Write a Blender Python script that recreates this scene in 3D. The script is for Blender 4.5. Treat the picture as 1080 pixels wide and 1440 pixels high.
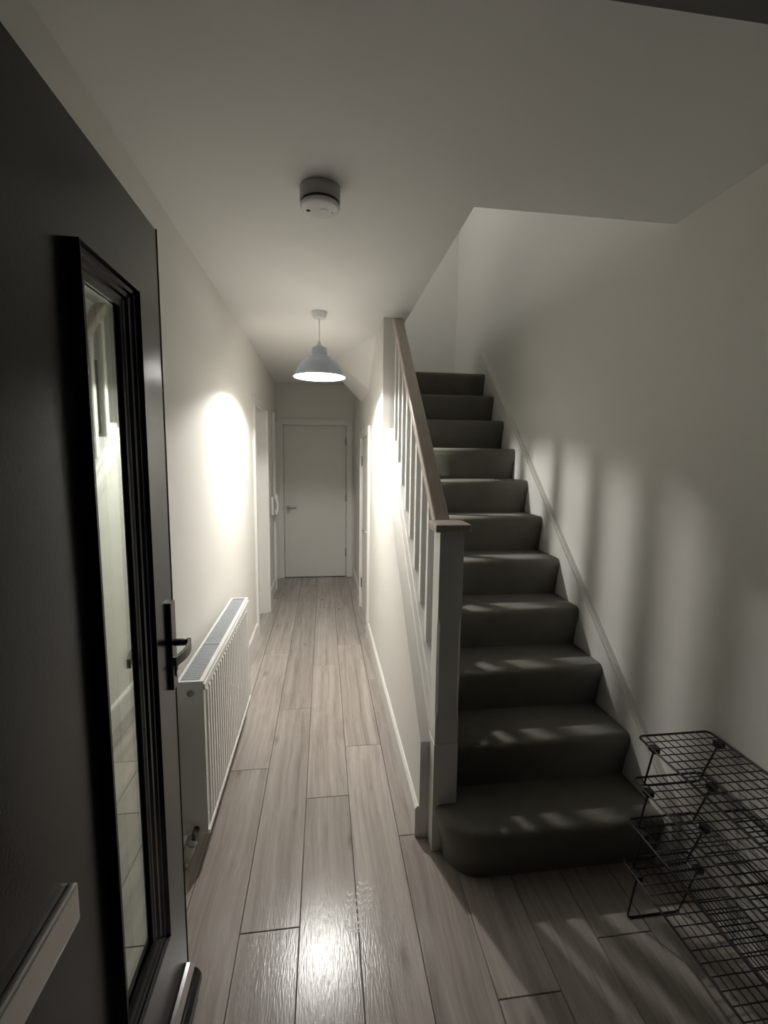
import bpy, bmesh, math, random
from mathutils import Vector, Matrix
random.seed(7)
SC = bpy.context.scene
for o in list(bpy.data.objects): bpy.data.objects.remove(o)

# ------------------------------------------------------------------ camera, world, exposure
FPX, PITCH, YAW, ROLL, CAM_H = 644.16, 0.1186, 0.1311, 0.0123, 1.5915
def make_camera():
    fwd = Vector((math.sin(YAW) * math.cos(PITCH), math.cos(YAW) * math.cos(PITCH), -math.sin(PITCH)))
    r0 = Vector((math.cos(YAW), -math.sin(YAW), 0))
    u0 = r0.cross(fwd)
    c, s = math.cos(ROLL), math.sin(ROLL)
    R = c * r0 + s * u0
    U = c * u0 - s * r0
    m = Matrix((R, U, -fwd)).transposed().to_4x4()
    m.translation = Vector((0, 0, CAM_H))
    cam = bpy.data.cameras.new('camera')
    cam.sensor_fit = 'VERTICAL'; cam.sensor_height = 36.0
    cam.lens = FPX * 36.0 / 1440.0
    cam.clip_start = 0.02
    ob = bpy.data.objects.new('camera', cam)
    SC.collection.objects.link(ob)
    ob.matrix_world = m
    SC.camera = ob
make_camera()
W = bpy.data.worlds.new('night'); SC.world = W; W.use_nodes = True
W.node_tree.nodes['Background'].inputs[0].default_value = (0.55, 0.65, 0.9, 1)
W.node_tree.nodes['Background'].inputs[1].default_value = 0.004
SC.view_settings.view_transform = 'Standard'
SC.view_settings.look = 'None'
SC.view_settings.gamma = 1.0
SC.view_settings.use_curve_mapping = False
SC.view_settings.exposure = 1.45
BULB_STRENGTH = 820.0
UPSTAIRS_STRENGTH = 26.0

# ------------------------------------------------------------------ geometry of the place
XL = -0.587          # left wall face
XP = 0.39            # hall side of the partition and spandrel
XR = 1.35            # right wall face
YE = 6.01            # end wall face
YB = 4.75            # back wall of the stairwell
ZC = 2.5             # ceiling
YF = 0.643           # inner face of front wall
Y1, GO, RI = 1.5088, 0.2254, 0.2076   # first riser, going, rise
SL = RI / GO
def nose(y): return 2 * RI + SL * (y - (Y1 + GO - 0.035))   # line through the nosings
XO, YO = 0.545, 1.73  # edge of the stairwell opening in the ceiling

# ------------------------------------------------------------------ materials
MATS = {}
def new_mat(name):
    m = bpy.data.materials.new(name); m.use_nodes = True
    MATS[name] = m
    nt = m.node_tree
    return m, nt, nt.nodes['Principled BSDF']
def N(nt, t, **kw):
    n = nt.nodes.new(t)
    for k, v in kw.items():
        if k in ('operation', 'blend_type', 'data_type', 'noise_dimensions', 'wave_type', 'bands_direction', 'feature'): setattr(n, k, v)
        else: n.inputs[k].default_value = v
    return n
def plain(name, col, rough=0.5, metal=0.0, spec=0.5, bump=0.0, bscale=200.0, vary=0.0, vscale=6.0):
    m, nt, b = new_mat(name)
    b.inputs['Base Color'].default_value = (*col, 1)
    b.inputs['Roughness'].default_value = rough
    b.inputs['Metallic'].default_value = metal
    b.inputs['Specular IOR Level'].default_value = spec
    tc = N(nt, 'ShaderNodeTexCoord')
    if vary > 0:
        no = N(nt, 'ShaderNodeTexNoise', Scale=vscale, Detail=4.0)
        nt.links.new(tc.outputs['Object'], no.inputs['Vector'])
        mx = N(nt, 'ShaderNodeMix', data_type='RGBA')
        mx.inputs['A'].default_value = (*[c * (1 - vary) for c in col], 1)
        mx.inputs['B'].default_value = (*[min(1, c * (1 + vary)) for c in col], 1)
        nt.links.new(no.outputs['Fac'], mx.inputs['Factor'])
        nt.links.new(mx.outputs['Result'], b.inputs['Base Color'])
    if bump > 0:
        no2 = N(nt, 'ShaderNodeTexNoise', Scale=bscale, Detail=3.0)
        nt.links.new(tc.outputs['Object'], no2.inputs['Vector'])
        bp = N(nt, 'ShaderNodeBump', Strength=bump, Distance=0.002)
        nt.links.new(no2.outputs['Fac'], bp.inputs['Height'])
        nt.links.new(bp.outputs['Normal'], b.inputs['Normal'])
    return m
plain('wall_paint', (0.79, 0.775, 0.73), 0.75, bump=0.15, bscale=90, vary=0.02, vscale=3)
plain('ceiling_paint', (0.88, 0.87, 0.84), 0.8, bump=0.12, bscale=70, vary=0.02, vscale=2)
plain('white_gloss', (0.80, 0.79, 0.755), 0.35, vary=0.015)
plain('door_white', (0.76, 0.75, 0.71), 0.4, vary=0.015)
plain('radiator_white', (0.84, 0.84, 0.81), 0.3)
plain('grille_grey', (0.36, 0.38, 0.41), 0.45)
plain('plastic_white', (0.80, 0.80, 0.78), 0.4)
plain('lintel_shaded', (0.22, 0.22, 0.215), 0.7)  # plaster greyed to make the dim soffit read dark
plain('alarm_shaded', (0.50, 0.50, 0.49), 0.45)  # same white plastic as the cover, its weaker light put into the grey
plain('spacer_grey', (0.75, 0.76, 0.72), 0.5)
plain('plastic_grey', (0.42, 0.42, 0.41), 0.5)
plain('dark_gap', (0.03, 0.03, 0.03), 0.8)
plain('door_black', (0.0095, 0.010, 0.011), 0.23, spec=0.32, bump=0.12, bscale=260)
plain('moulding_black', (0.008, 0.008, 0.0095), 0.16, spec=0.5)
plain('frame_dark', (0.03, 0.031, 0.033), 0.45)
plain('satin_steel', (0.55, 0.54, 0.52), 0.36, metal=1.0)
plain('dark_steel', (0.17, 0.165, 0.155), 0.38, metal=0.9)
plain('chrome', (0.62, 0.62, 0.61), 0.18, metal=1.0)
plain('hinge_steel', (0.25, 0.25, 0.24), 0.4, metal=0.8)
plain('wire_black', (0.012, 0.012, 0.012), 0.4)
plain('shade_blue', (0.50, 0.56, 0.65), 0.35)
plain('shade_inside', (0.9, 0.9, 0.88), 0.5)
plain('rubber_black', (0.015, 0.015, 0.015), 0.6)
plain('subfloor', (0.05, 0.045, 0.04), 0.9)
plain('newel_paint', (0.78, 0.77, 0.73), 0.4, vary=0.02)

def wood_rail():
    m, nt, b = new_mat('oak_rail')
    tc = N(nt, 'ShaderNodeTexCoord'); mp = N(nt, 'ShaderNodeMapping'); mp.inputs['Scale'].default_value = (60, 5, 5)
    no = N(nt, 'ShaderNodeTexNoise', Scale=1.5, Detail=5.0)
    rp = N(nt, 'ShaderNodeValToRGB')
    rp.color_ramp.elements[0].position = 0.3; rp.color_ramp.elements[0].color = (0.44, 0.385, 0.335, 1)
    rp.color_ramp.elements[1].position = 0.7; rp.color_ramp.elements[1].color = (0.56, 0.50, 0.44, 1)
    nt.links.new(tc.outputs['Object'], mp.inputs['Vector']); nt.links.new(mp.outputs['Vector'], no.inputs['Vector'])
    nt.links.new(no.outputs['Fac'], rp.inputs['Fac']); nt.links.new(rp.outputs['Color'], b.inputs['Base Color'])
    b.inputs['Roughness'].default_value = 0.42
wood_rail()

def plank_mat():
    m, nt, b = new_mat('plank_oak')
    L = nt.links.new
    tc = N(nt, 'ShaderNodeTexCoord'); oi = N(nt, 'ShaderNodeObjectInfo')
    cm = N(nt, 'ShaderNodeCombineXYZ')
    k = N(nt, 'ShaderNodeMath', operation='MULTIPLY'); k.inputs[1].default_value = 37.0
    L(oi.outputs['Random'], k.inputs[0]); L(k.outputs[0], cm.inputs['X']); L(k.outputs[0], cm.inputs['Z'])
    ad = N(nt, 'ShaderNodeVectorMath', operation='ADD'); L(tc.outputs['Object'], ad.inputs[0]); L(cm.outputs[0], ad.inputs[1])
    mp = N(nt, 'ShaderNodeMapping'); mp.inputs['Scale'].default_value = (30, 1.1, 1); L(ad.outputs[0], mp.inputs['Vector'])
    wob = N(nt, 'ShaderNodeTexNoise', Scale=1.6, Detail=2.0); L(ad.outputs[0], wob.inputs['Vector'])
    mw = N(nt, 'ShaderNodeVectorMath', operation='SCALE'); L(wob.outputs['Color'], mw.inputs[0]); mw.inputs['Scale'].default_value = 1.5
    a2 = N(nt, 'ShaderNodeVectorMath', operation='ADD'); L(mp.outputs[0], a2.inputs[0]); L(mw.outputs[0], a2.inputs[1])
    g = N(nt, 'ShaderNodeTexNoise', Scale=1.0, Detail=9.0, Roughness=0.74); L(a2.outputs[0], g.inputs['Vector'])
    rp = N(nt, 'ShaderNodeValToRGB')
    e = rp.color_ramp.elements
    e[0].position = 0.28; e[0].color = (0.225, 0.196, 0.175, 1)
    e[1].position = 0.72; e[1].color = (0.51, 0.468, 0.428, 1)
    x = rp.color_ramp.elements.new(0.5); x.color = (0.378, 0.336, 0.303, 1)
    L(g.outputs['Fac'], rp.inputs['Fac'])
    # knots: sparse dark spots stretched along the board
    mk = N(nt, 'ShaderNodeMapping'); mk.inputs['Scale'].default_value = (5.0, 2.0, 1); L(ad.outputs[0], mk.inputs['Vector'])
    vo = N(nt, 'ShaderNodeTexVoronoi', Scale=1.0); L(mk.outputs[0], vo.inputs['Vector'])
    kr = N(nt, 'ShaderNodeValToRGB'); kr.color_ramp.elements[0].position = 0.02; kr.color_ramp.elements[0].color = (0.62, 0.6, 0.58, 1)
    kr.color_ramp.elements[1].position = 0.12; kr.color_ramp.elements[1].color = (1, 1, 1, 1)
    L(vo.outputs['Distance'], kr.inputs['Fac'])
    mk2 = N(nt, 'ShaderNodeMix', data_type='RGBA', blend_type='MULTIPLY'); mk2.inputs['Factor'].default_value = 1
    L(rp.outputs['Color'], mk2.inputs['A']); L(kr.outputs['Color'], mk2.inputs['B'])
    # board-to-board tone
    hv = N(nt, 'ShaderNodeMapRange'); hv.inputs['To Min'].default_value = 0.86; hv.inputs['To Max'].default_value = 1.14; L(oi.outputs['Random'], hv.inputs['Value'])
    tn = N(nt, 'ShaderNodeMix', data_type='RGBA', blend_type='MULTIPLY'); tn.inputs['Factor'].default_value = 1
    L(mk2.outputs['Result'], tn.inputs['A']); L(hv.outputs[0], tn.inputs['B'])
    L(tn.outputs['Result'], b.inputs['Base Color'])
    # embossed grain: fine streaks
    mf = N(nt, 'ShaderNodeMapping'); mf.inputs['Scale'].default_value = (230, 30, 1); L(ad.outputs[0], mf.inputs['Vector'])
    f = N(nt, 'ShaderNodeTexNoise', Scale=1.0, Detail=2.0); L(mf.outputs[0], f.inputs['Vector'])
    bp = N(nt, 'ShaderNodeBump', Strength=0.36, Distance=0.0012); L(f.outputs['Fac'], bp.inputs['Height'])
    L(bp.outputs['Normal'], b.inputs['Normal'])
    b.inputs['Roughness'].default_value = 0.22
    b.inputs['Specular IOR Level'].default_value = 0.42
plank_mat()

def carpet():
    m, nt, b = new_mat('carpet')
    L = nt.links.new
    tc = N(nt, 'ShaderNodeTexCoord')
    n1 = N(nt, 'ShaderNodeTexNoise', Scale=420.0, Detail=3.0); L(tc.outputs['Object'], n1.inputs['Vector'])
    n2 = N(nt, 'ShaderNodeTexNoise', Scale=9.0, Detail=3.0); L(tc.outputs['Object'], n2.inputs['Vector'])
    ad = N(nt, 'ShaderNodeMath', operation='MULTIPLY'); L(n1.outputs['Fac'], ad.inputs[0]); ad.inputs[1].default_value = 0.7
    a2 = N(nt, 'ShaderNodeMath', operation='MULTIPLY_ADD'); L(n2.outputs['Fac'], a2.inputs[0]); a2.inputs[1].default_value = 0.3; L(ad.outputs[0], a2.inputs[2])
    rp = N(nt, 'ShaderNodeValToRGB')
    rp.color_ramp.elements[0].position = 0.3; rp.color_ramp.elements[0].color = (0.115, 0.112, 0.090, 1)
    rp.color_ramp.elements[1].position = 0.7; rp.color_ramp.elements[1].color = (0.225, 0.218, 0.180, 1)
    L(a2.outputs[0], rp.inputs['Fac']); L(rp.outputs['Color'], b.inputs['Base Color'])
    bp = N(nt, 'ShaderNodeBump', Strength=0.5, Distance=0.003); L(n1.outputs['Fac'], bp.inputs['Height']); L(bp.outputs['Normal'], b.inputs['Normal'])
    b.inputs['Roughness'].default_value = 0.95
    b.inputs['Specular IOR Level'].default_value = 0.1
    b.inputs['Sheen Weight'].default_value = 0.25
    b.inputs['Sheen Roughness'].default_value = 0.5
carpet()

def glow(name, col, strength):
    m, nt, b = new_mat(name)
    b.inputs['Base Color'].default_value = (1, 1, 1, 1)
    b.inputs['Emission Color'].default_value = (*col, 1)
    b.inputs['Emission Strength'].default_value = strength
    return m
glow('bulb_glow', (1.0, 0.975, 0.925), BULB_STRENGTH)
glow('upstairs_glow', (1.0, 0.985, 0.95), UPSTAIRS_STRENGTH)

def glass():
    m, nt, b = new_mat('door_glass')
    L = nt.links.new
    out = nt.nodes['Material Output']
    lw = N(nt, 'ShaderNodeLayerWeight', Blend=0.5)
    pw = N(nt, 'ShaderNodeMath', operation='POWER'); pw.inputs[1].default_value = 2.0
    ma = N(nt, 'ShaderNodeMath', operation='MULTIPLY_ADD'); ma.inputs[1].default_value = 0.85; ma.inputs[2].default_value = 0.06
    L(lw.outputs['Facing'], pw.inputs[0]); L(pw.outputs[0], ma.inputs[0])
    gl = N(nt, 'ShaderNodeBsdfGlossy', Roughness=0.02); gl.inputs['Color'].default_value = (0.95, 1.0, 0.95, 1)
    tr = N(nt, 'ShaderNodeBsdfTransparent'); tr.inputs['Color'].default_value = (0.88, 0.92, 0.88, 1)
    mx = N(nt, 'ShaderNodeMixShader')
    L(ma.outputs[0], mx.inputs[0]); L(tr.outputs[0], mx.inputs[1]); L(gl.outputs[0], mx.inputs[2]); L(mx.outputs[0], out.inputs['Surface'])
glass()

def dust():
    m, nt, b = new_mat('dust_print')
    L = nt.links.new
    out = nt.nodes['Material Output']
    b.inputs['Base Color'].default_value = (0.95, 0.92, 0.88, 1); b.inputs['Roughness'].default_value = 0.34
    tc = N(nt, 'ShaderNodeTexCoord'); no = N(nt, 'ShaderNodeTexNoise', Scale=120.0, Detail=3.0); L(tc.outputs['Object'], no.inputs['Vector'])
    mr = N(nt, 'ShaderNodeMapRange'); mr.inputs['From Min'].default_value = 0.3; mr.inputs['From Max'].default_value = 0.6
    mr.inputs['To Min'].default_value = 0.0; mr.inputs['To Max'].default_value = 0.75; L(no.outputs['Fac'], mr.inputs['Value'])
    tr = N(nt, 'ShaderNodeBsdfTransparent'); mx = N(nt, 'ShaderNodeMixShader')
    L(mr.outputs[0], mx.inputs[0]); L(tr.outputs[0], mx.inputs[1]); L(b.outputs[0], mx.inputs[2]); L(mx.outputs[0], out.inputs['Surface'])
dust()

# ------------------------------------------------------------------ mesh helpers
COL = SC.collection
class MB:
    def __init__(s): s.v = []; s.f = []; s.sm = []
    def add(s, vs, fs, smooth=False):
        o = len(s.v); s.v += [tuple(v) for v in vs]
        for f in fs: s.f.append([o + i for i in f]); s.sm.append(smooth)
        return s
    def box(s, x0, x1, y0, y1, z0, z1):
        return s.add([(x0,y0,z0),(x1,y0,z0),(x1,y1,z0),(x0,y1,z0),(x0,y0,z1),(x1,y0,z1),(x1,y1,z1),(x0,y1,z1)],
                     [(0,3,2,1),(4,5,6,7),(0,1,5,4),(1,2,6,5),(2,3,7,6),(3,0,4,7)])
    def cbox(s, x0, x1, y0, y1, z0, z1, c=0.003):
        """box with chamfered edges"""
        bm = bmesh.new()
        bmesh.ops.create_cube(bm, size=1)
        for v in bm.verts: v.co = Vector(((x0+x1)/2 + v.co.x*(x1-x0), (y0+y1)/2 + v.co.y*(y1-y0), (z0+z1)/2 + v.co.z*(z1-z0)))
        bmesh.ops.bevel(bm, geom=bm.edges[:], offset=c, segments=2, affect='EDGES', profile=0.7)
        bm.verts.index_update()
        s.add([v.co[:] for v in bm.verts], [[v.index for v in f.verts] for f in bm.faces]); bm.free(); return s
    def prism(s, pts, axis, a, b, smooth=False):
        """polygon pts in the plane normal to axis, extruded a..b.  axis x: pts=(y,z); y: (x,z); z: (x,y)"""
        def mk(p, t): return {'x': (t, p[0], p[1]), 'y': (p[0], t, p[1]), 'z': (p[0], p[1], t)}[axis]
        n = len(pts)
        vs = [mk(p, a) for p in pts] + [mk(p, b) for p in pts]
        s.add(vs, [list(range(n)), list(range(2*n-1, n-1, -1))])
        o = len(s.v) - 2*n
        for i in range(n):
            j = (i+1) % n
            s.f.append([o+i, o+n+i, o+n+j, o+j]); s.sm.append(smooth)
        return s
    def tube(s, path, r, seg=6, closed=False, cap=True):
        P = [Vector(p) for p in path]; n = len(P); rings = []
        o = len(s.v)
        for i in range(n):
            if closed: d = (P[(i+1) % n] - P[i-1])
            elif i == 0: d = P[1]-P[0]
            elif i == n-1: d = P[-1]-P[-2]
            else: d = (P[i+1]-P[i]).normalized() + (P[i]-P[i-1]).normalized()
            d.normalize()
            up = Vector((0,0,1)) if abs(d.z) < 0.9 else Vector((1,0,0))
            a = d.cross(up).normalized(); b = d.cross(a).normalized()
            rr = r[i] if isinstance(r, (list, tuple)) else r
            for k in range(seg):
                t = 2*math.pi*(k+0.5)/seg
                s.v.append(tuple(P[i] + a*math.cos(t)*rr + b*math.sin(t)*rr))
        m = n if closed else n-1
        for i in range(m):
            for k in range(seg):
                i2 = (i+1) % n; k2 = (k+1) % seg
                s.f.append([o+i*seg+k, o+i*seg+k2, o+i2*seg+k2, o+i2*seg+k]); s.sm.append(seg > 4)
        if cap and not closed:
            s.f.append([o+k for k in range(seg)][::-1]); s.sm.append(False)
            s.f.append([o+(n-1)*seg+k for k in range(seg)]); s.sm.append(False)
        return s
    def lathe(s, prof, c, seg=48, axis='z', smooth=True):
        """prof: list of (r, h) along the axis through c"""
        o = len(s.v); n = len(prof)
        for (r, h) in prof:
            for k in range(seg):
                t = 2*math.pi*k/seg; a, b = r*math.cos(t), r*math.sin(t)
                p = {'z': (c[0]+a, c[1]+b, c[2]+h), 'x': (c[0]+h, c[1]+a, c[2]+b), 'y': (c[0]+a, c[1]+h, c[2]+b)}[axis]
                s.v.append(p)
        for i in range(n-1):
            for k in range(seg):
                k2 = (k+1) % seg
                s.f.append([o+i*seg+k, o+i*seg+k2, o+(i+1)*seg+k2, o+(i+1)*seg+k]); s.sm.append(smooth)
        if prof[0][0] > 1e-6: s.f.append([o+k for k in range(seg)][::-1]); s.sm.append(False)
        if prof[-1][0] > 1e-6: s.f.append([o+(n-1)*seg+k for k in range(seg)]); s.sm.append(False)
        return s
    def mesh(s, name, mat):
        me = bpy.data.meshes.new(name)
        me.from_pydata(s.v, [], s.f)
        me.polygons.foreach_set('use_smooth', s.sm)
        bm = bmesh.new(); bm.from_mesh(me)
        bmesh.ops.remove_doubles(bm, verts=bm.verts, dist=1e-6)
        bmesh.ops.recalc_face_normals(bm, faces=bm.faces)
        bm.to_mesh(me); bm.free()
        me.materials.append(MATS[mat]); me.update()
        return me
    def obj(s, name, mat, parent=None):
        ob = bpy.data.objects.new(name, s.mesh(name, mat))
        COL.objects.link(ob)
        if parent is not None:
            ob.parent = parent
            ob.matrix_parent_inverse = Matrix.Translation(-world_loc(parent))
        return ob
def world_loc(o):
    return Vector(o.location) + (world_loc(o.parent) if o.parent and False else Vector((0,0,0)))
def empty(name, loc=(0,0,0)):
    e = bpy.data.objects.new(name, None); COL.objects.link(e); e.location = loc; e.empty_display_size = 0.1
    return e
def tag(o, label, cat, group=None, kind=None):
    o['label'] = label; o['category'] = cat
    if group: o['group'] = group
    if kind: o['kind'] = kind
    return o
def part_label(o, label): o['label'] = label; return o

# ------------------------------------------------------------------ floor of separate planks
fl = MB().box(XL-0.12, XR+0.12, 0.30, YE+0.12, -0.05, -0.012).obj('floor', 'subfloor')
tag(fl, 'grey oak laminate plank floor running down the hallway', 'floor', kind='structure')
PX0, PW, PL = -0.2851, 0.1983, 1.38
JOINT = {-2: 0.95, -1: 2.235, 0: 1.405, 1: 2.0, 2: 2.37, 3: 1.74, 4: 1.12, 5: 0.78, 6: 1.25, 7: 0.62, 8: 1.0}
cache = {}
def plank_mesh(w, l):
    key = (round(w, 3), round(l, 3))
    if key not in cache:
        g, c, h = 0.0011, 0.0016, 0.012
        m = MB()
        def ring(i, z): return [(-w/2+g+i, -l/2+g+i, z), (w/2-g-i, -l/2+g+i, z), (w/2-g-i, l/2-g-i, z), (-w/2+g+i, l/2-g-i, z)]
        vs = ring(0, -h) + ring(0, -c) + ring(c, 0)
        fs = [(8,9,10,11), (0,3,2,1)]
        for a in (0, 4):
            for k in range(4): fs.append((a+k, a+(k+1) % 4, a+4+(k+1) % 4, a+4+k))
        cache[key] = m.add(vs, fs).mesh('plank', 'plank_oak')
    return cache[key]
for k in range(-2, 9):
    xa, xb = PX0 + k*PW, PX0 + (k+1)*PW
    y_end = YE if xa < 0.35 else 1.80     # beyond that the boards run under the stairs
    xa2, xb2 = max(xa, XL-0.0), min(xb, XR)
    if k == -2: xa2 = XL - 0.11
    if xb2 - xa2 < 0.02: continue
    y = JOINT[k]
    while y > 0.32: y -= PL
    while y < y_end:
        a, b = max(y, 0.32), min(y + PL, y_end)
        y += PL
        if b - a < 0.03: continue
        o = bpy.data.objects.new('plank', plank_mesh(xb2-xa2, b-a)); COL.objects.link(o)
        o.location = ((xa2+xb2)/2, (a+b)/2, 0); o.parent = fl

# dusty shoe print: chevrons of a tread
sp = MB()
px, py, ang = 0.118, 1.475, math.radians(-12)
def footp(u, v): return (px + u*math.cos(ang) - v*math.sin(ang), py + u*math.sin(ang) + v*math.cos(ang), 0.0004)
def quad(p): sp.add(p + [(a, b, c - 0.0003) for a, b, c in p], [(0,1,2,3), (7,6,5,4), (0,4,5,1), (1,5,6,2), (2,6,7,3), (3,7,4,0)])
for cx_, v0, n_, hw in ((-0.033, -0.085, 5, 0.011), (0.008, -0.085, 7, 0.020), (0.040, -0.030, 4, 0.010)):
    for r_ in range(n_):
        v = v0 + r_*0.024
        for sx in (-1, 1):
            quad([footp(cx_, v), footp(cx_ + sx*hw, v + 0.012), footp(cx_ + sx*hw, v + 0.022), footp(cx_, v + 0.010)])
for t in range(8):
    a0, a1 = math.radians(195 + 19*t), math.radians(195 + 19*(t+1))
    for rr in (0.040, 0.028):
        quad([footp(0.0 + rr*math.cos(a), -0.082 + rr*0.8*math.sin(a)) for a in (a0, a1)] + [footp(0.0 + (rr-0.006)*math.cos(a), -0.082 + (rr-0.006)*0.8*math.sin(a)) for a in (a1, a0)])
tag(sp.obj('shoe_print', 'dust_print'), 'faint dusty shoe print with chevron tread on the floor planks', 'shoe print')

# ------------------------------------------------------------------ walls and ceiling
T = 0.12
D4A, D4B, D5A, D5B, DH = 4.03, 4.64, 5.53, 5.985, 2.03     # two doorways in the left wall
w = MB()
w.box(XL-T, XL, 0.30, D4A, 0, ZC); w.box(XL-T, XL, D4A, D4B, DH, ZC); w.box(XL-T, XL, D4B, D5A, 0, ZC)
w.box(XL-T, XL, D5A, D5B, DH, ZC); w.box(XL-T, XL, D5B, YE+T, 0, ZC)
tag(w.obj('wall_left', 'wall_paint'), 'warm white painted left hallway wall behind the radiator', 'wall', kind='structure')
EA, EB, EH = -0.525, 0.304, 2.0
w = MB().box(XL, EA, YE, YE+T, 0, ZC).box(EB, XP, YE, YE+T, 0, ZC).box(EA, EB, YE, YE+T, EH, ZC)
tag(w.obj('wall_end', 'wall_paint'), 'short end wall of the hallway around the far white door', 'wall', kind='structure')
UA, UB, UH = 3.94, 4.755, 1.79
w = MB()
XQ = 0.50
w.box(XP, XQ, 3.09, UA, 0, ZC).box(XP, XQ, UA, UB, UH, ZC).box(XP, XQ, UB, YE+T, 0, ZC)
tag(w.obj('wall_partition', 'wall_paint'), 'full height wall between hallway and stairs beyond the balustrade', 'wall', kind='structure')
# spandrel below the stair string
zs0, zs1 = 0.434, 0.434 + SL*(3.09-1.718)
w = MB().prism([(1.718, 0), (3.09, 0), (3.09, zs1), (1.718, zs0)], 'x', XP, 0.4295)
tag(w.obj('wall_spandrel', 'wall_paint'), 'triangular spandrel wall under the open side of the stairs', 'wall', kind='structure')
w = MB().box(XR, XR+T, 0.30, YB+T, 0, 4.9)
tag(w.obj('wall_right', 'wall_paint'), 'tall right wall beside the carpeted stairs', 'wall', kind='structure')
w = MB().box(XQ, XR, YB, YB+T, 0, 4.9).box(-0.9, XO, YB, YB+T, ZC+0.2, 4.9)
tag(w.obj('wall_back', 'wall_paint'), 'back wall above the top of the stairs', 'wall', kind='structure')
w = MB().box(XL-T, XR, 0.30, YF, 2.2, ZC).box(XL, -0.5, 0.30, YF, 0, 2.2).box(0.95, XR, 0.30, YF, 0, 2.2)
tag(w.obj('wall_front', 'lintel_shaded'), 'lintel over the front doorway, greyed to read dark', 'wall', kind='structure')
# ceiling with the stairwell opening; its thickness is the first floor
w = MB()
w.box(XL-T, XR, YF, YO, ZC, ZC+0.2).box(XL-T, XO, YO, YE+T, ZC, ZC+0.2)
tag(w.obj('ceiling', 'ceiling_paint'), 'white ceiling with the stairwell opening cut into it', 'ceiling', kind='structure')
w = MB().box(-0.9, XR+T, 0.9, YB+T, 4.9, 5.0)
tag(w.obj('ceiling_upper', 'ceiling_paint'), 'upper ceiling above the stairwell', 'ceiling', kind='structure')
w = MB().box(-1.02, -0.9, 0.9, YB+T, ZC+0.2, 4.9).box(-0.9, XR, 0.9, 1.0, ZC+0.2, 4.9).box(XO-0.1, XO, 1.0, 3.72, ZC+0.2, 3.65).box(XO, XR, YO-0.1, YO, ZC+0.2, 3.65)  # half-height wall at the stairwell edge added to screen the landing light
tag(w.obj('wall_upper', 'wall_paint'), 'walls of the upstairs landing with an added half-height light screen', 'wall', kind='structure')
# sloping soffit of the upper stairs in the corner above the understairs door
w = MB().add([(XP, 4.9, 2.17), (XP, 4.05, 2.17), (XP, 4.9, ZC), (0.06, 4.9, ZC), (0.10, 4.45, ZC), (XP, 3.5, ZC)],
             [(0, 1, 4, 3), (1, 5, 4), (0, 3, 2), (0, 2, 5, 1), (2, 3, 4, 5)])
tag(w.obj('trim_1', 'ceiling_paint'), 'sloping boxed soffit in the corner above the understairs door', 'soffit', kind='structure')

# ------------------------------------------------------------------ baseboards
def skirt_y(name, x_wall, side, y0, y1, label):
    """skirting along Y; side=+1 sticks out to +x"""
    t = 0.015; h = 0.14
    p = [(x_wall, 0), (x_wall+side*t, 0), (x_wall+side*t, h-0.012), (x_wall+side*t*0.55, h-0.003), (x_wall+side*t*0.4, h), (x_wall, h)]
    o = MB().prism(p, 'y', y0, y1).obj(name, 'white_gloss')
    return tag(o, label, 'baseboard', kind='structure')
skirt_y('baseboard_left', XL, 1, 0.66, D4A-0.06, 'white baseboard along the left wall under the radiator')
skirt_y('baseboard_left_far', XL, 1, D4B+0.065, D5A-0.06, 'short white baseboard below the wall handset')
skirt_y('baseboard_spandrel', XP, -1, 1.727, UA-0.068, 'white baseboard along the spandrel wall beside the stairs')
skirt_y('baseboard_right_far', XP, -1, UB+0.068, YE-0.02, 'white baseboard between the understairs door and the end door')

# ------------------------------------------------------------------ interior doors
def lever(parent, base, nrm, along, mat='chrome', L=0.11, rose=0.026, rose2=True, drop=0.055):
    """round rose, lever and keyhole rose; base on the door face, nrm out of it, along the lever"""
    base, nrm, along = Vector(base), Vector(nrm), Vector(along)
    h = MB()
    ax = 'x' if abs(nrm.x) > 0.5 else 'y'
    sg = nrm.x if ax == 'x' else nrm.y
    h.lathe([(rose, 0), (rose, sg*0.008), (rose*0.9, sg*0.010)], base, 24, ax)
    p = [base, base + nrm*0.035, base + nrm*0.046 + along*0.012, base + nrm*0.048 + along*0.03, base + nrm*0.046 + along*L]
    h.tube(p, [0.009, 0.009, 0.0095, 0.009, 0.0075], 10)
    o = h.obj('door_handle', mat, parent)
    if rose2:
        h2 = MB(); b2 = base - Vector((0, 0, drop))
        h2.lathe([(rose*0.9, 0), (rose*0.9, sg*0.007), (rose*0.8, sg*0.009)], b2, 24, ax)
        h2.lathe([(0.006, sg*0.009), (0.006, sg*0.0125)], b2, 12, ax)
        h2.obj('keyhole_rose', mat, parent)
    return o
# end door: closed flush leaf
d = empty('door_1', (-0.11, YE, 0)); tag(d, 'closed plain white flush door at the far end of the hallway', 'door', kind='structure')
MB().cbox(-0.508, 0.287, YE+0.012, YE+0.052, 0.006, 1.984, 0.002).obj('leaf', 'door_white', d)
ln = MB().box(EA, -0.513, YE-0.012, YE+T, 0, EH).box(0.292, EB, YE-0.012, YE+T, 0, EH).box(-0.513, 0.292, YE-0.012, YE+T, 1.988, EH)
ln.box(-0.513, -0.50, YE+0.056, YE+T, 0, 1.988).box(0.279, 0.292, YE+0.056, YE+T, 0, 1.988)
ln.obj('door_lining', 'white_gloss', d)
def arch_v(parent, x0, x1, z1, yface, th=0.018):
    MB().cbox(x0, x1, yface-th, yface+0.0, 0, z1, 0.004).obj('architrave', 'white_gloss', parent)
MB().cbox(-0.584, -0.52, YE-0.018, YE, 0.0, 1.996, 0.003).obj('architrave', 'white_gloss', d)
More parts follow.
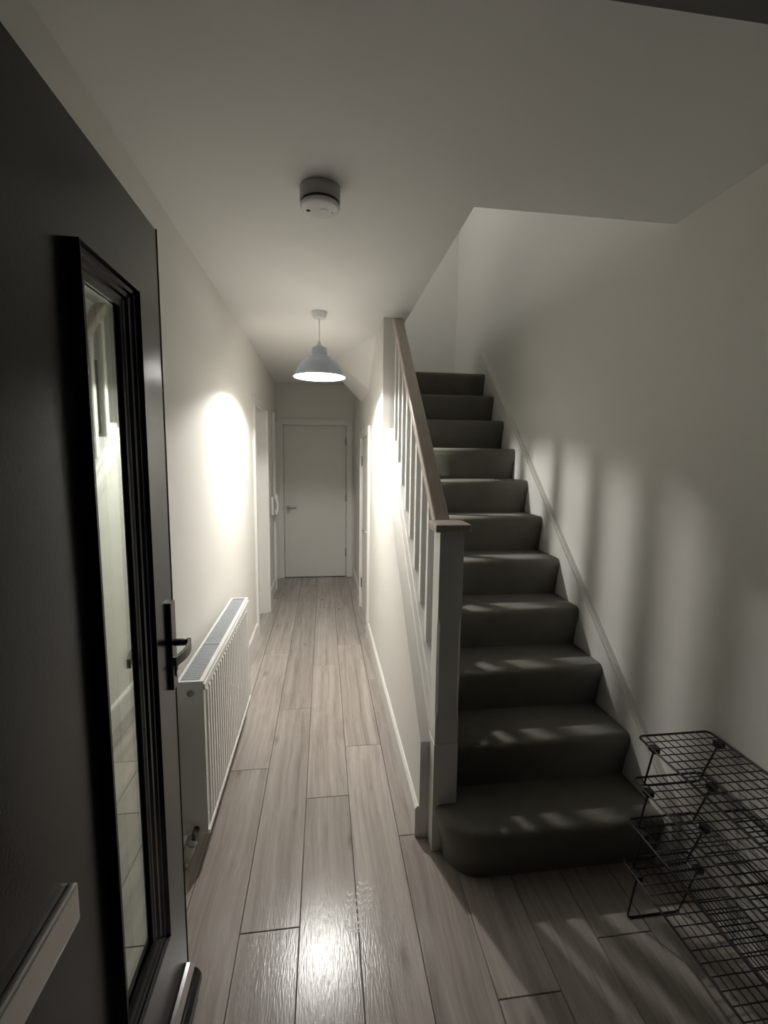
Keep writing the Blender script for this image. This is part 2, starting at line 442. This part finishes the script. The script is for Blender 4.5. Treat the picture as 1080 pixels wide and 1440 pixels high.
MB().cbox(0.299, 0.370, YE-0.018, YE, 0.0, 1.996, 0.003).obj('architrave', 'white_gloss', d)
MB().cbox(-0.584, 0.370, YE-0.0185, YE, 1.996, 2.0685, 0.004).obj('architrave', 'white_gloss', d)
lever(d, (-0.462, YE+0.012, 0.935), (0, -1, 0), (1, 0, 0), 'satin_steel')
for z in (0.329, 1.06, 1.79):
    MB().lathe([(0.007, -0.05), (0.007, 0.05)], (0.2895, YE+0.006, z), 12).box(0.278, 0.300, YE+0.008, YE+0.0125, z-0.05, z+0.05).obj('hinge', 'hinge_steel', d)

# understairs door in the partition
d = empty('door_2', (XP, 4.35, 0)); tag(d, 'low white understairs door beside the balustrade', 'door', kind='structure')
MB().cbox(XP+0.006, XP+0.046, UA+0.014, UB-0.014, 0.006, UH-0.014, 0.002).obj('leaf', 'door_white', d)
ln = MB().box(XP-0.004, XQ, UA, UA+0.011, 0, UH).box(XP-0.004, XQ, UB-0.011, UB, 0, UH).box(XP-0.004, XQ, UA+0.011, UB-0.011, UH-0.011, UH)
ln.obj('door_lining', 'white_gloss', d)
for y0, y1 in ((UA-0.064, UA+0.004), (UB-0.004, UB+0.064)):
    MB().cbox(XP-0.022, XP, y0, y1, 0, UH-0.002, 0.003).obj('architrave', 'white_gloss', d)
MB().cbox(XP-0.0225, XP, UA-0.064, UB+0.064, UH-0.002, UH+0.0645, 0.004).obj('architrave', 'white_gloss', d)
lever(d, (XP+0.006, UA+0.075, 0.93), (-1, 0, 0), (0, 1, 0), 'chrome', rose2=False)
for z in (0.27, 1.55):
    MB().lathe([(0.007, -0.05), (0.007, 0.05)], (XP+0.001, UB-0.013, z), 12).box(XP-0.003, XP+0.007, UB-0.03, UB-0.004, z-0.05, z+0.05).obj('hinge', 'hinge_steel', d)

# doorway in the left wall, its door set back in the reveal
def left_door(name, ya, yb, label, far_proud):
    d = empty(name, (XL, (ya+yb)/2, 0)); tag(d, label, 'door', kind='structure')
    MB().cbox(XL-T-0.0, XL-T+0.038, ya+0.014, yb-0.014, 0.006, DH-0.014, 0.002).obj('leaf', 'door_white', d)
    l = MB().box(XL-T, XL+0.002, ya, ya+0.011, 0, DH).box(XL-T, XL+0.002, yb-0.011, yb, 0, DH).box(XL-T, XL+0.002, ya+0.011, yb-0.011, DH-0.011, DH)
    l.box(XL-T+0.042, XL-T+0.062, yb-0.023, yb-0.011, 0, DH-0.011)
    l.obj('door_lining', 'white_gloss', d)
    MB().cbox(XL, XL+0.02, ya-0.058, ya+0.004, 0, DH-0.002, 0.003).obj('architrave', 'white_gloss', d)
    fa = MB().cbox(XL, XL+0.02, yb-0.004, yb+0.058, 0, DH-0.002, 0.003)
    if far_proud: fa.cbox(XL+0.018, XL+0.045, yb+0.004, yb+0.050, 0, DH-0.002, 0.006)
    fa.obj('architrave', 'white_gloss', d)
    MB().cbox(XL, XL+0.0205, ya-0.058, yb+0.058, DH-0.002, DH+0.0585, 0.004).obj('architrave', 'white_gloss', d)
left_door('door_3', D4A, D4B, 'doorway with deep white reveal in the left wall past the radiator', True)
dd = empty('door_4', (XL, 5.76, 0)); tag(dd, 'white framed doorway in the left wall next to the end door', 'door', kind='structure')
MB().cbox(XL-T, XL-T+0.038, D5A+0.012, D5B-0.012, 0.006, DH-0.012, 0.002).obj('leaf', 'door_white', dd)
MB().box(XL-T, XL+0.002, D5A, D5A+0.011, 0, DH).box(XL-T, XL+0.002, D5B-0.011, D5B, 0, DH).box(XL-T, XL+0.002, D5A+0.011, D5B-0.011, DH-0.011, DH).obj('door_lining', 'white_gloss', dd)
MB().cbox(XL, XL+0.026, D5A-0.058, D5A+0.004, 0, DH+0.058, 0.004).obj('architrave', 'white_gloss', dd)

# ------------------------------------------------------------------ front door, standing open at the left
XD, YD0, YD1 = -0.41, 0.345, 1.271       # exterior face, hinge side, free edge
TH = 0.066
d = empty('door_5', (XD, YD0, 0)); tag(d, 'open black composite front door with a tall narrow glass panel', 'door', kind='structure')
ga, gb, gz0, gz1 = 0.432, 0.183, 0.380, 1.937      # moulding frame, distances from the free edge
fy0, fy1 = YD1-ga, YD1-gb
mw = 0.055
KY, KZ = 1.0, 0.87
hy0, hy1, hz0, hz1 = fy0+mw*KY, fy1-mw*KY, gz0+mw*KZ, gz1-mw*KZ   # glass opening
lf = MB()
lr = []
for (i, e) in ((0.004, 0.0), (0.0, -0.004), (0.0, -TH+0.004), (0.004, -TH)):
    lr.append([(XD+e, YD0+i, 0.022+i), (XD+e, YD1-i, 0.022+i), (XD+e, YD1-i, 2.1454-i), (XD+e, YD0+i, 2.1454-i)])
for e in (-TH, 0.0):
    lr.append([(XD+e, hy0, hz0), (XD+e, hy1, hz0), (XD+e, hy1, hz1), (XD+e, hy0, hz1)])
lf.add([v for r in lr for v in r], [(i*4+k, i*4+(k+1) % 4, ((i+1) % 6)*4+(k+1) % 4, ((i+1) % 6)*4+k) for i in range(6) for k in range(4)])
lf.obj('leaf', 'door_black', d)
MB().box(XD-TH-0.001, XD+0.0015, YD1-0.0005, YD1+0.003, 0.022, 2.1452).obj('edge_seal', 'rubber_black', d)
# stepped moulding around the glass: nested rectangles
prof = [(0.0, 0.0), (0.0, 0.021), (0.001, 0.022), (0.002, 0.022), (0.006, 0.014), (0.014, 0.0125), (0.018, 0.0075), (0.027, 0.006), (0.031, 0.001), (0.041, -0.0005), (0.045, -0.003), (mw, -0.004), (mw, -0.0065), (mw-0.006, -0.0065), (mw-0.006, -0.005), (0.01, -0.005), (0.01, 0.0)]
fr = MB()
rings = []
for (i, e) in prof:
    rings.append([(XD+e, fy0+i*KY, gz0+i*KZ), (XD+e, fy1-i*KY, gz0+i*KZ), (XD+e, fy1-i*KY, gz1-i*KZ), (XD+e, fy0+i*KY, gz1-i*KZ)])
vs = [v for r in rings for v in r]; n = len(rings); fs = []
for i in range(n):
    for k in range(4):
        j = (i+1) % n; k2 = (k+1) % 4
        fs.append((i*4+k, i*4+k2, j*4+k2, j*4+k))
fr.add(vs, fs)
part_label(fr.obj('glazing_frame', 'moulding_black', d), 'glossy black stepped moulding')
gp = MB().box(XD-0.0105, XD-0.0065, hy0-0.004, hy1+0.004, hz0-0.004, hz1+0.004).obj('glass_pane', 'door_glass', d)
MB().box(XD-0.0455, XD-0.0415, hy0-0.004, hy1+0.004, hz0-0.004, hz1+0.004).obj('glass_pane', 'door_glass', d)
sr = MB(); sv = []
for (i, e) in ((0.0, -0.011), (0.007, -0.011), (0.007, -0.041), (0.0, -0.041)):
    sv += [(XD+e, hy0+i, hz0+i), (XD+e, hy1-i, hz0+i), (XD+e, hy1-i, hz1-i), (XD+e, hy0+i, hz1-i)]
sr.add(sv, [(i*4+k, i*4+(k+1) % 4, ((i+1) % 4)*4+(k+1) % 4, ((i+1) % 4)*4+k) for i in range(4) for k in range(4)])
part_label(sr.obj('glazing_spacer', 'spacer_grey', d), 'grey spacer bar between the panes')
# handle: backplate, lever, cylinder
hp = MB().cbox(XD, XD+0.011, YD1-0.047, YD1-0.012, 0.965, 1.205, 0.003).obj('handle_backplate', 'dark_steel', d)
lv = MB()
yh = YD1-0.030; zh = 1.092
lv.tube([(XD+0.010, yh, zh), (XD+0.048, yh, zh)], 0.0095, 14)
pth = []
for t in range(11):
    a = t/10
    pth.append((XD+0.048 + 0.014*math.sin(a*math.pi*0.9) - 0.006*a, yh + 0.010*math.sin(min(1, a*4)*math.pi/2) - 0.125*a, zh - 0.004*a))
for i in range(len(pth)-1):      # flat curved blade
    (x0, y0, z0), (x1, y1, z1) = pth[i], pth[i+1]
    hgt, th_ = 0.0115, 0.0045
    lv.add([(x0-th_, y0, z0-hgt), (x0+th_, y0, z0-hgt), (x0+th_, y0, z0+hgt), (x0-th_, y0, z0+hgt), (x1-th_, y1, z1-hgt), (x1+th_, y1, z1-hgt), (x1+th_, y1, z1+hgt), (x1-th_, y1, z1+hgt)],
           [(0,1,5,4), (1,2,6,5), (2,3,7,6), (3,0,4,7)] + ([(0,3,2,1)] if i == 0 else []) + ([(4,5,6,7)] if i == len(pth)-2 else []))
lo = lv.obj('lever', 'dark_steel', d)
cy = MB().lathe([(0.0085, 0), (0.0085, 0.007), (0.0075, 0.009)], (XD+0.010, yh, 1.022), 16, 'x').box(XD+0.010, XD+0.0155, yh-0.004, yh+0.004, 0.998, 1.016).obj('lock_cylinder', 'satin_steel', d)
# letter plate
lp = MB()
ly0, ly1 = 0.450, 0.722
lp.cbox(XD, XD+0.014, ly0, ly1, 0.838, 0.905, 0.005)
lpo = lp.obj('letter_plate', 'satin_steel', d); part_label(lpo, 'brushed steel letter plate')
# weather bar
wp = [(XD, 0.090), (XD+0.010, 0.088), (XD+0.022, 0.075), (XD+0.026, 0.068), (XD+0.030, 0.068), (XD+0.040, 0.050), (XD+0.042, 0.030), (XD+0.036, 0.026), (XD, 0.026)]
wb = MB().prism([p for p in wp], 'y', YD0+0.03, YD1-0.010).obj('weather_bar', 'moulding_black', d)
MB().prism([(XD+0.0105, 0.0885), (XD+0.0225, 0.0755), (XD+0.0205, 0.0740), (XD+0.008, 0.0870)], 'y', YD0+0.03, YD1-0.009).obj('weather_bar_strip', 'satin_steel', wb)
# front door frame
f = MB().box(-0.5, -0.44, 0.30, 0.345, 0, 2.2).box(0.89, 0.95, 0.30, 0.345, 0, 2.2).box(-0.44, 0.89, 0.30, 0.345, 2.14, 2.2).box(0.50, 0.55, 0.30, 0.345, 0, 2.14)
tag(f.obj('trim_2', 'frame_dark'), 'black outer frame of the front doorway', 'door frame', kind='structure')

# ------------------------------------------------------------------ staircase
XC0, XC1 = 0.502, 1.312     # carpet width
st = empty('staircase', (0.9, Y1, 0))
tag(st, 'straight flight of stairs covered in dark olive grey carpet', 'staircase')
def nosing_profile(i):
    """(y,z) of one carpeted step: riser foot, nosing, tread back"""
    y = Y1 + (i-1)*GO; z = i*RI; b = (i-1)*RI
    r = 0.026; yn = y - 0.035
    pts = [(y, b), (y-0.018, b + 0.10), (yn+0.001, z-0.050)]
    for t in range(7):
        a = math.pi + t*math.pi/12
        pts.append((yn + r + r*math.cos(a), z - r - r*math.sin(a)))
    return pts, y, z
for i in range(1, 12):
    pts, y, z = nosing_profile(i)
    yb = y + GO + 0.012 if i < 11 else YB-0.002
    zb = (i-1)*RI - (0.0 if i == 1 else 0.03)
    if i > 1:
        pr = pts + [(yb, z), (yb, z-0.03), (y+0.03, z-0.03), (y+0.03, zb+0.0), (y, zb)]
        o = MB().prism(pr, 'x', XC0, XC1)
        ob = o.obj('carpeted_step' if i < 11 else 'carpeted_landing', 'carpet', st)
        for p in ob.data.polygons: p.use_smooth = abs(p.normal.x) < 0.5
    else:
        # curtail step: rounded corner beside the newel, profile swept along the plan outline
        m = MB()
        R = 0.13; xl = 0.474; yf = Y1
        plan = [(XC1, yf)]
        for t in range(13):
            a = math.pi/2*t/12
            plan.append((xl + R - R*math.sin(a), yf + R - R*math.cos(a)))
        plan.append((xl, 1.752))
        # outward normals
        rows = []
        for j, (x_, y_) in enumerate(plan):
            if j == 0: nrm = (0, -1)
            elif j == len(plan)-1: nrm = (-1, 0)
            else:
                a = math.pi/2*(j-1)/12; nrm = (-math.sin(a), -math.cos(a))
            row = []
            for (yy, zz) in pts:
                off = (Y1 - yy)
                if nrm[0] < -0.99 and j == len(plan)-1: off *= 0.5
                row.append((x_ + nrm[0]*off, y_ + nrm[1]*off, zz))
            rows.append(row)
        nn = len(rows[0]); vs = [v for r_ in rows for v in r_]; fs = []
        for a in range(len(rows)-1):
            for b in range(nn-1): fs.append((a*nn+b, a*nn+b+1, (a+1)*nn+b+1, (a+1)*nn+b))
        m.add(vs, fs, True)
        top = [r_[-1] for r_ in rows] + [(XC0-0.03, 1.752, z), (XC0-0.03, Y1+GO+0.012, z), (XC1, Y1+GO+0.012, z)]
        m.add(top, [tuple(range(len(top)))])
        m.obj('carpeted_step', 'carpet', st)
# wall string with a chamfered top edge
o1, dn = 0.085, 0.17
ws = MB()
ya, yb = 1.40, 3.86
xs0 = 1.3135
za = nose(1.455)+o1
poly = [(1.435, 0.0), (1.435, nose(1.435)+o1), (3.84, nose(3.84)+o1), (3.84, nose(3.84)-dn), (1.435+dn/SL+0.18, 0.0)]
ws.prism(poly, 'x', xs0, XR-0.0005)
wso = ws.obj('wall_string', 'white_gloss', st)
MB().prism([(1.435, nose(1.435)+o1-0.001), (3.84, nose(3.84)+o1-0.001), (3.84, nose(3.84)+o1+0.005), (1.435, nose(1.435)+o1+0.005)], 'x', xs0+0.012, XR-0.0005).obj('string_bead', 'white_gloss', wso)
# outer string under the balusters
oa = 0.058
MB().prism([(1.744, 0.30), (1.744, nose(1.744)+oa), (3.09, nose(3.09)+oa), (3.09, nose(3.09)-0.2), (1.95, 0.30)], 'x', 0.4300, 0.5010).obj('outer_string', 'white_gloss', st)
# first steps of the turn above the landing
MB().prism([(0.548, 2.284), (0.575, 2.284), (0.580, 2.70), (0.30, 2.73), (0.30, 2.705), (0.548, 2.705)], 'y', 3.80, YB-0.002).obj('upper_step', 'carpet')

tag(bpy.data.objects['upper_step'], 'carpeted step turning left above the stair landing', 'floor', kind='structure')
# ------------------------------------------------------------------ balustrade
ba = empty('stair_balustrade', (0.477, 1.696, 0))
tag(ba, 'white balustrade with oak handrail on the open side of the stairs', 'balustrade')
NX0, NX1, NY0, NY1 = 0.4305, 0.5241, 1.649, 1.743
nw = MB()
# square top, stop-chamfered middle, square base
def sq(c, z):
    a, b, e, f_ = NX0, NX1, NY0, NY1
    return [(a+c, e, z), (b-c, e, z), (b, e+c, z), (b, f_-c, z), (b-c, f_, z), (a+c, f_, z), (a, f_-c, z), (a, e+c, z)]
lv_ = [(0.0005, 0.467), (0.0005, 0.56), (0.009, 0.60), (0.009, 0.955), (0.0005, 0.995), (0.0005, 1.318)]
vs = [v for c, z in lv_ for v in sq(c, z)]; fs = []
for i in range(len(lv_)-1):
    for k in range(8): fs.append((i*8+k, i*8+(k+1) % 8, (i+1)*8+(k+1) % 8, (i+1)*8+k))
fs += [tuple(range(8))[::-1], tuple(range(40, 48))]
nw.add(vs, fs)
npo = nw.obj('newel_post', 'newel_paint', ba)
MB().cbox(NX0-0.002, NX1+0.002, NY0-0.002, NY1+0.002, 0.0, 0.466, 0.0015).obj('newel_base', 'newel_paint', npo)
MB().cbox(NX0-0.022, NX1+0.022, NY0-0.022, NY1+0.022, 1.317, 1.347, 0.009).obj('newel_cap', 'oak_rail', npo)
# handrail and base rail: rounded rectangular sections run up the slope
def slope_bar(name, x0, x1, off_lo, off_hi, y0, y1, mat, r=0.008):
    pr = []
    for (cx_, cz_, a0) in ((x1-r, off_hi-r, 0), (x0+r, off_hi-r, 90), (x0+r, off_lo+r, 180), (x1-r, off_lo+r, 270)):
        for t in range(4):
            a = math.radians(a0 + 30*t); pr.append((cx_ + r*math.cos(a), cz_ + r*math.sin(a)))
    n = len(pr)
    vs = [(x, y0, nose(y0)+z) for x, z in pr] + [(x, y1, nose(y1)+z) for x, z in pr]
    fs = [tuple(range(n)), tuple(range(2*n-1, n-1, -1))] + [(i, n+i, n+(i+1) % n, (i+1) % n) for i in range(n)]
    return MB().add(vs, fs).obj(name, mat, ba)
slope_bar('handrail', 0.445, 0.510, 0.772, 0.838, NY1, 3.035, 'oak_rail', 0.010)
slope_bar('base_rail', 0.445, 0.510, oa, 0.090, NY1, 3.089, 'white_gloss', 0.005)
bc = 0.0175; NB = 9; pitch = 0.146
bal_me = None
for k in range(NB):
    yc = NY1 + 0.070 + pitch*k + 0.03
    if yc + bc > 3.06: break
    m = MB(); y0, y1 = -bc, bc
    zb0, zt0 = nose(yc) + 0.088, nose(yc) + 0.775
    if bal_me is None:
        def lvl(base): return [(-bc, y0, base + SL*y0), (bc, y0, base + SL*y0), (bc, y1, base + SL*y1), (-bc, y1, base + SL*y1)]
        m.add(lvl(0) + lvl(zt0-zb0), [(0,3,2,1), (4,5,6,7), (0,1,5,4), (1,2,6,5), (2,3,7,6), (3,0,4,7)])
        bal_me = m.mesh('baluster', 'white_gloss')
    o = bpy.data.objects.new('baluster', bal_me); COL.objects.link(o)
    o.location = (0.4775, yc, zb0); o.parent = ba; o.matrix_parent_inverse = Matrix.Translation(-Vector(ba.location))

# ------------------------------------------------------------------ radiator
ra = empty('radiator', (-0.5, 1.71, 0.11)); tag(ra, 'white fluted double panel radiator on the left hallway wall', 'radiator')
RX0, RX1, RY0, RY1, RZ0, RZ1 = -0.552, -0.450, 1.712, 2.752, 0.110, 0.745
m = MB()
m.cbox(RX1-0.014, RX1-0.005, RY0+0.003, RY1-0.003, RZ0, RZ1-0.012, 0.003)
pt = 0.0400; nfl = int((RY1-RY0-0.05)/pt)
for k in range(nfl):
    yc = RY0 + 0.030 + pt*(k+0.5)
    a, b = yc-0.0155, yc+0.0155
    za_, zb_ = RZ0+0.035, RZ1-0.055
    xf, xb_ = RX1, RX1-0.006
    m.add([(xb_, a, za_-0.012), (xb_, b, za_-0.012), (xf, b-0.006, za_), (xf, a+0.006, za_), (xb_, a, zb_+0.012), (xb_, b, zb_+0.012), (xf, b-0.006, zb_), (xf, a+0.006, zb_)],
          [(0,1,2,3), (3,2,6,7), (7,6,5,4), (0,3,7,4), (1,5,6,2)])
m.cbox(RX1-0.008, RX1+0.001, RY0+0.003, RY1-0.003, RZ1-0.036, RZ1-0.012, 0.004)
m.cbox(RX1-0.008, RX1+0.001, RY0+0.003, RY1-0.003, RZ0, RZ0+0.020, 0.004)
m.obj('front_panel', 'radiator_white', ra)
MB().cbox(RX0, RX0+0.012, RY0+0.003, RY1-0.003, RZ0, RZ1-0.012, 0.003).obj('back_panel', 'radiator_white', ra)
for y0, y1 in ((RY0, RY0+0.003), (RY1-0.003, RY1)):
    MB().cbox(RX0, RX1-0.004, y0, y1, RZ0+0.004, RZ1-0.009, 0.001).obj('side_panel', 'radiator_white', ra)
# fins between the panels
m = MB()
for k in range(25): m.box(RX0+0.012, RX1-0.014, RY0+0.03+k*0.04, RY0+0.032+k*0.04, RZ0+0.03, RZ1-0.06)
m.obj('convector_fins', 'radiator_white', ra)
# top grille: frame, then slats
m = MB()
m.box(RX0, RX0+0.010, RY0-0.001, RY1+0.001, RZ1-0.010, RZ1+0.001).box(RX1-0.020, RX1-0.004, RY0-0.001, RY1+0.001, RZ1-0.010, RZ1+0.001)
m.box(RX0+0.010, RX1-0.020, RY0-0.001, RY0+0.010, RZ1-0.010, RZ1+0.001).box(RX0+0.010, RX1-0.020, RY1-0.010, RY1+0.001, RZ1-0.010, RZ1+0.001)
gr = m.obj('top_grille', 'radiator_white', ra)
m = MB()
ns = 64
for k in range(ns):
    y = RY0 + 0.012 + (RY1-RY0-0.024)*k/ns
    m.box(RX0+0.010, RX1-0.020, y, y+0.0125, RZ1-0.009, RZ1-0.003)
m.box(RX0+0.010, RX1-0.020, RY0+0.36, RY0+0.375, RZ1-0.009, RZ1-0.001)
m.obj('grille_slats', 'grille_grey', gr)
MB().lathe([(0.013, 0), (0.013, -0.004), (0.009, -0.004), (0.009, -0.001), (0.0, -0.001)], (-0.502, RY0, 0.700), 24, 'y').obj('vent_plug', 'plastic_grey', ra)
# valve at the bottom corner
vc = Vector((-0.498, 1.682, 0.135))
MB().tube([(-0.498, RY0+0.004, 0.140), (-0.498, 1.682, 0.140), (-0.503, 1.682, 0.118)], 0.0115, 12).obj('valve_body', 'dark_steel', ra)
vh = MB()
def along(p, q, t): return tuple(Vector(p).lerp(Vector(q), t))
va, vb = (-0.502, 1.682, 0.122), (-0.534, 1.682, 0.035)
vh.tube([along(va, vb, t) for t in (0, 0.12, 0.13, 0.75, 0.76, 1.0)], [0.012, 0.012, 0.0185, 0.0185, 0.0165, 0.0155], 16)
vho = vh.obj('valve_head', 'plastic_white', ra)
MB().tube([along(va, vb, t) for t in (0.14, 0.22)], 0.0190, 16).obj('valve_ring', 'plastic_grey', vho)
MB().tube([(-0.5345, 1.682, 0.036), (-0.536, 1.682, 0.002)], 0.0075, 12).obj('pipe', 'plastic_white', ra)

# ------------------------------------------------------------------ pendant lamp
LX, LY = -0.026, 3.06
pe = empty('pendant_lamp', (LX, LY, ZC)); tag(pe, 'lit pendant lamp with pale blue dome shade hanging in the hallway', 'lamp')
MB().lathe([(0.050, 0.0), (0.049, -0.008), (0.041, -0.036), (0.036, -0.040), (0.012, -0.041), (0.008, -0.046), (0.0, -0.046)], (LX, LY, ZC), 40).obj('ceiling_rose', 'plastic_white', pe)
MB().tube([(LX, LY, ZC-0.04), (LX, LY, 2.300)], 0.0035, 8).obj('cable', 'plastic_white', pe)
MB().lathe([(0.006, 0.325), (0.009, 0.310), (0.016, 0.298), (0.017, 0.285), (0.017, 0.225), (0.0, 0.225)], (LX, LY, 2.0), 24).obj('lamp_holder', 'plastic_white', pe)
outer = [(0.018, 2.288), (0.036, 2.286), (0.046, 2.280), (0.050, 2.270), (0.0505, 2.250), (0.050, 2.232), (0.056, 2.228), (0.074, 2.222), (0.078, 2.217), (0.079, 2.212),
         (0.098, 2.200), (0.118, 2.183), (0.134, 2.162), (0.146, 2.140), (0.154, 2.122), (0.160, 2.110), (0.1665, 2.103), (0.1675, 2.098)]
inner = [(0.1635, 2.099), (0.157, 2.109), (0.150, 2.122), (0.142, 2.140), (0.130, 2.161), (0.115, 2.180), (0.096, 2.196), (0.076, 2.208), (0.052, 2.224), (0.046, 2.250), (0.044, 2.272), (0.018, 2.284)]
sh = MB().lathe(outer, (LX, LY, 0), 64)
sh.f = [f for f in sh.f if len(f) == 4]; sh.sm = sh.sm[:len(sh.f)]
sho = sh.obj('lamp_shade', 'shade_blue', pe)
si = MB().lathe([outer[-1]] + inner, (LX, LY, 0), 64)
si.f = [f for f in si.f if len(f) == 4]; si.sm = si.sm[:len(si.f)]
si.obj('shade_lining', 'shade_inside', sho)
cl = [(0.013, 2.235), (0.014, 2.215), (0.026, 2.190), (0.035, 2.163), (0.0355, 2.158)]
MB().lathe(cl, (LX, LY, 0), 32).obj('bulb_collar', 'plastic_white', pe)
bl = [(0.0355, 2.158)]
for t in range(1, 8):
    a = math.radians(90*t/7); bl.append((max(0.0, 0.0355*math.cos(a)), 2.158 - 0.009*math.sin(a)))
bl[-1] = (0.0, bl[-1][1])
MB().lathe(bl, (LX, LY, 0), 32).obj('bulb', 'bulb_glow', pe)

# unseen fitting upstairs, added to light the stairwell from above
ul = empty('unseen_landing_light', (-0.35, 3.3, 4.9)); tag(ul, 'unseen dim ceiling light added over the upstairs landing', 'lamp')
MB().lathe([(0.14, 0), (0.14, -0.03), (0.135, -0.035)], (-0.35, 3.3, 4.9), 40).obj('light_base', 'plastic_white', ul)
MB().lathe([(0.130, -0.036), (0.122, -0.07), (0.08, -0.095), (0.0, -0.105)], (-0.35, 3.3, 4.9), 40).obj('light_diffuser', 'upstairs_glow', ul)

# ------------------------------------------------------------------ smoke alarm
sm = empty('smoke_alarm', (-0.01, 1.69, ZC)); tag(sm, 'round white smoke alarm fixed to the hallway ceiling', 'smoke alarm')
SXC = (-0.01, 1.70, ZC)
MB().lathe([(0.066, 0), (0.069, -0.003), (0.069, -0.044), (0.067, -0.046), (0.0, -0.046)], SXC, 48).obj('alarm_base', 'alarm_shaded', sm)
MB().lathe([(0.0665, -0.046), (0.0665, -0.055)], SXC, 48).obj('vent_gap', 'dark_gap', sm)
cp = MB().lathe([(0.068, -0.055), (0.0685, -0.058), (0.066, -0.063), (0.058, -0.0665), (0.040, -0.0685), (0.0, -0.070)], SXC, 48).obj('alarm_cover', 'plastic_white', sm)
MB().lathe([(0.007, -0.060), (0.007, -0.0692), (0.0, -0.0692)], (SXC[0]-0.040, SXC[1]+0.008, ZC), 20).obj('sounder_hole', 'dark_gap', cp)
MB().lathe([(0.015, -0.066), (0.015, -0.0698), (0.014, -0.0704), (0.0, -0.0704)], (SXC[0]+0.012, SXC[1], ZC), 32).obj('test_button', 'plastic_white', cp)
MB().lathe([(0.0025, -0.062), (0.0025, -0.0692), (0.0, -0.0692)], (SXC[0]+0.042, SXC[1]+0.012, ZC), 10).obj('indicator', 'dark_gap', cp)

# ------------------------------------------------------------------ wall handset
hs = empty('intercom_handset', (XL, 5.30, 1.03)); tag(hs, 'white intercom handset on the left wall near the end door', 'intercom')
MB().cbox(XL, XL+0.022, 5.255, 5.345, 0.925, 1.135, 0.006).obj('wall_plate', 'plastic_white', hs)
hm = MB()
pth = [(XL+0.040, 5.28, 0.915), (XL+0.050, 5.28, 0.93), (XL+0.052, 5.28, 0.97), (XL+0.064, 5.28, 1.0), (XL+0.066, 5.28, 1.04), (XL+0.064, 5.28, 1.08), (XL+0.052, 5.28, 1.11), (XL+0.050, 5.28, 1.15), (XL+0.040, 5.28, 1.165)]
hm.tube(pth, [0.012, 0.022, 0.022, 0.015, 0.014, 0.015, 0.022, 0.022, 0.012], 12)
hm.obj('handset', 'plastic_white', hs)
cd = [(XL+0.035, 5.28, 0.92)] + [(XL+0.030+0.008*math.sin(t*0.9), 5.29+0.008*math.cos(t*0.9), 0.915-0.0035*t) for t in range(18)] + [(XL+0.015, 5.30, 0.90), (XL+0.012, 5.30, 0.926)]
MB().tube(cd, 0.0025, 6).obj('cord', 'plastic_grey', hs)

# ------------------------------------------------------------------ shoe rack
rk = empty('shoe_rack', (1.20, 1.30, 0)); tag(rk, 'black wire four tier shoe rack against the right wall', 'shoe rack')
KX0, KX1, KY0, KY1 = 1.067, 1.337, 0.665, 1.346
def rrect(x0, x1, y0, y1, z, r=0.018):
    p = []
    for (cx_, cy_, a0) in ((x1-r, y1-r, 0), (x0+r, y1-r, 90), (x0+r, y0+r, 180), (x1-r, y0+r, 270)):
        for t in range(5):
            a = math.radians(a0 + 22.5*t); p.append((cx_ + r*math.cos(a), cy_ + r*math.sin(a), z))
    return p
tiers = [0.650, 0.495, 0.340, 0.185]
RK = (KX0, KX1)
for ti, z in enumerate(tiers):
    KX0, KX1 = RK[0] - 0.007*ti, RK[1] - 0.010*ti
    sf = MB().tube(rrect(KX0, KX1, KY0, KY1, z), 0.0036, 8, closed=True).obj('shelf_frame', 'wire_black', rk)
    g = MB()
    nx = 10
    for k in range(1, nx):
        x = KX0 + (KX1-KX0)*k/nx
        g.tube([(x, KY0+0.001, z+0.0012), (x, KY1-0.001, z+0.0012)], 0.0018, 5)
    ny = 20
    for k in range(1, ny):
        y = KY0 + (KY1-KY0)*k/ny
        g.tube([(KX0+0.001, y, z-0.0012), (KX1-0.001, y, z-0.0012)], 0.0018, 5)
    g.obj('wire_mesh', 'wire_black', sf)
    zb = tiers[ti+1] + 0.006 if ti < 3 else 0.0035
    for y in (KY0+0.065, KY1-0.065):
        s_ = 1 if y > 1 else -1
        yl = y + s_*0.018
        path = [(KX0+0.012, y, z-0.002), (KX0+0.002, yl, zb+0.012), (KX0+0.005, yl, zb+0.003), (KX0+0.016, yl, zb), (KX1-0.072, yl, zb), (KX1-0.062, yl, zb+0.003), (KX1-0.059, yl, zb+0.012), (KX1-0.020, y, z-0.002)]
        lg = MB().tube(path, 0.0034, 8).obj('leg_frame', 'wire_black', rk)
        for x in (KX0+0.012, KX1-0.020):
            MB().cbox(x-0.012, x+0.012, y-0.014, y+0.014, z-0.014, z+0.004, 0.004).obj('connector', 'wire_black', lg)
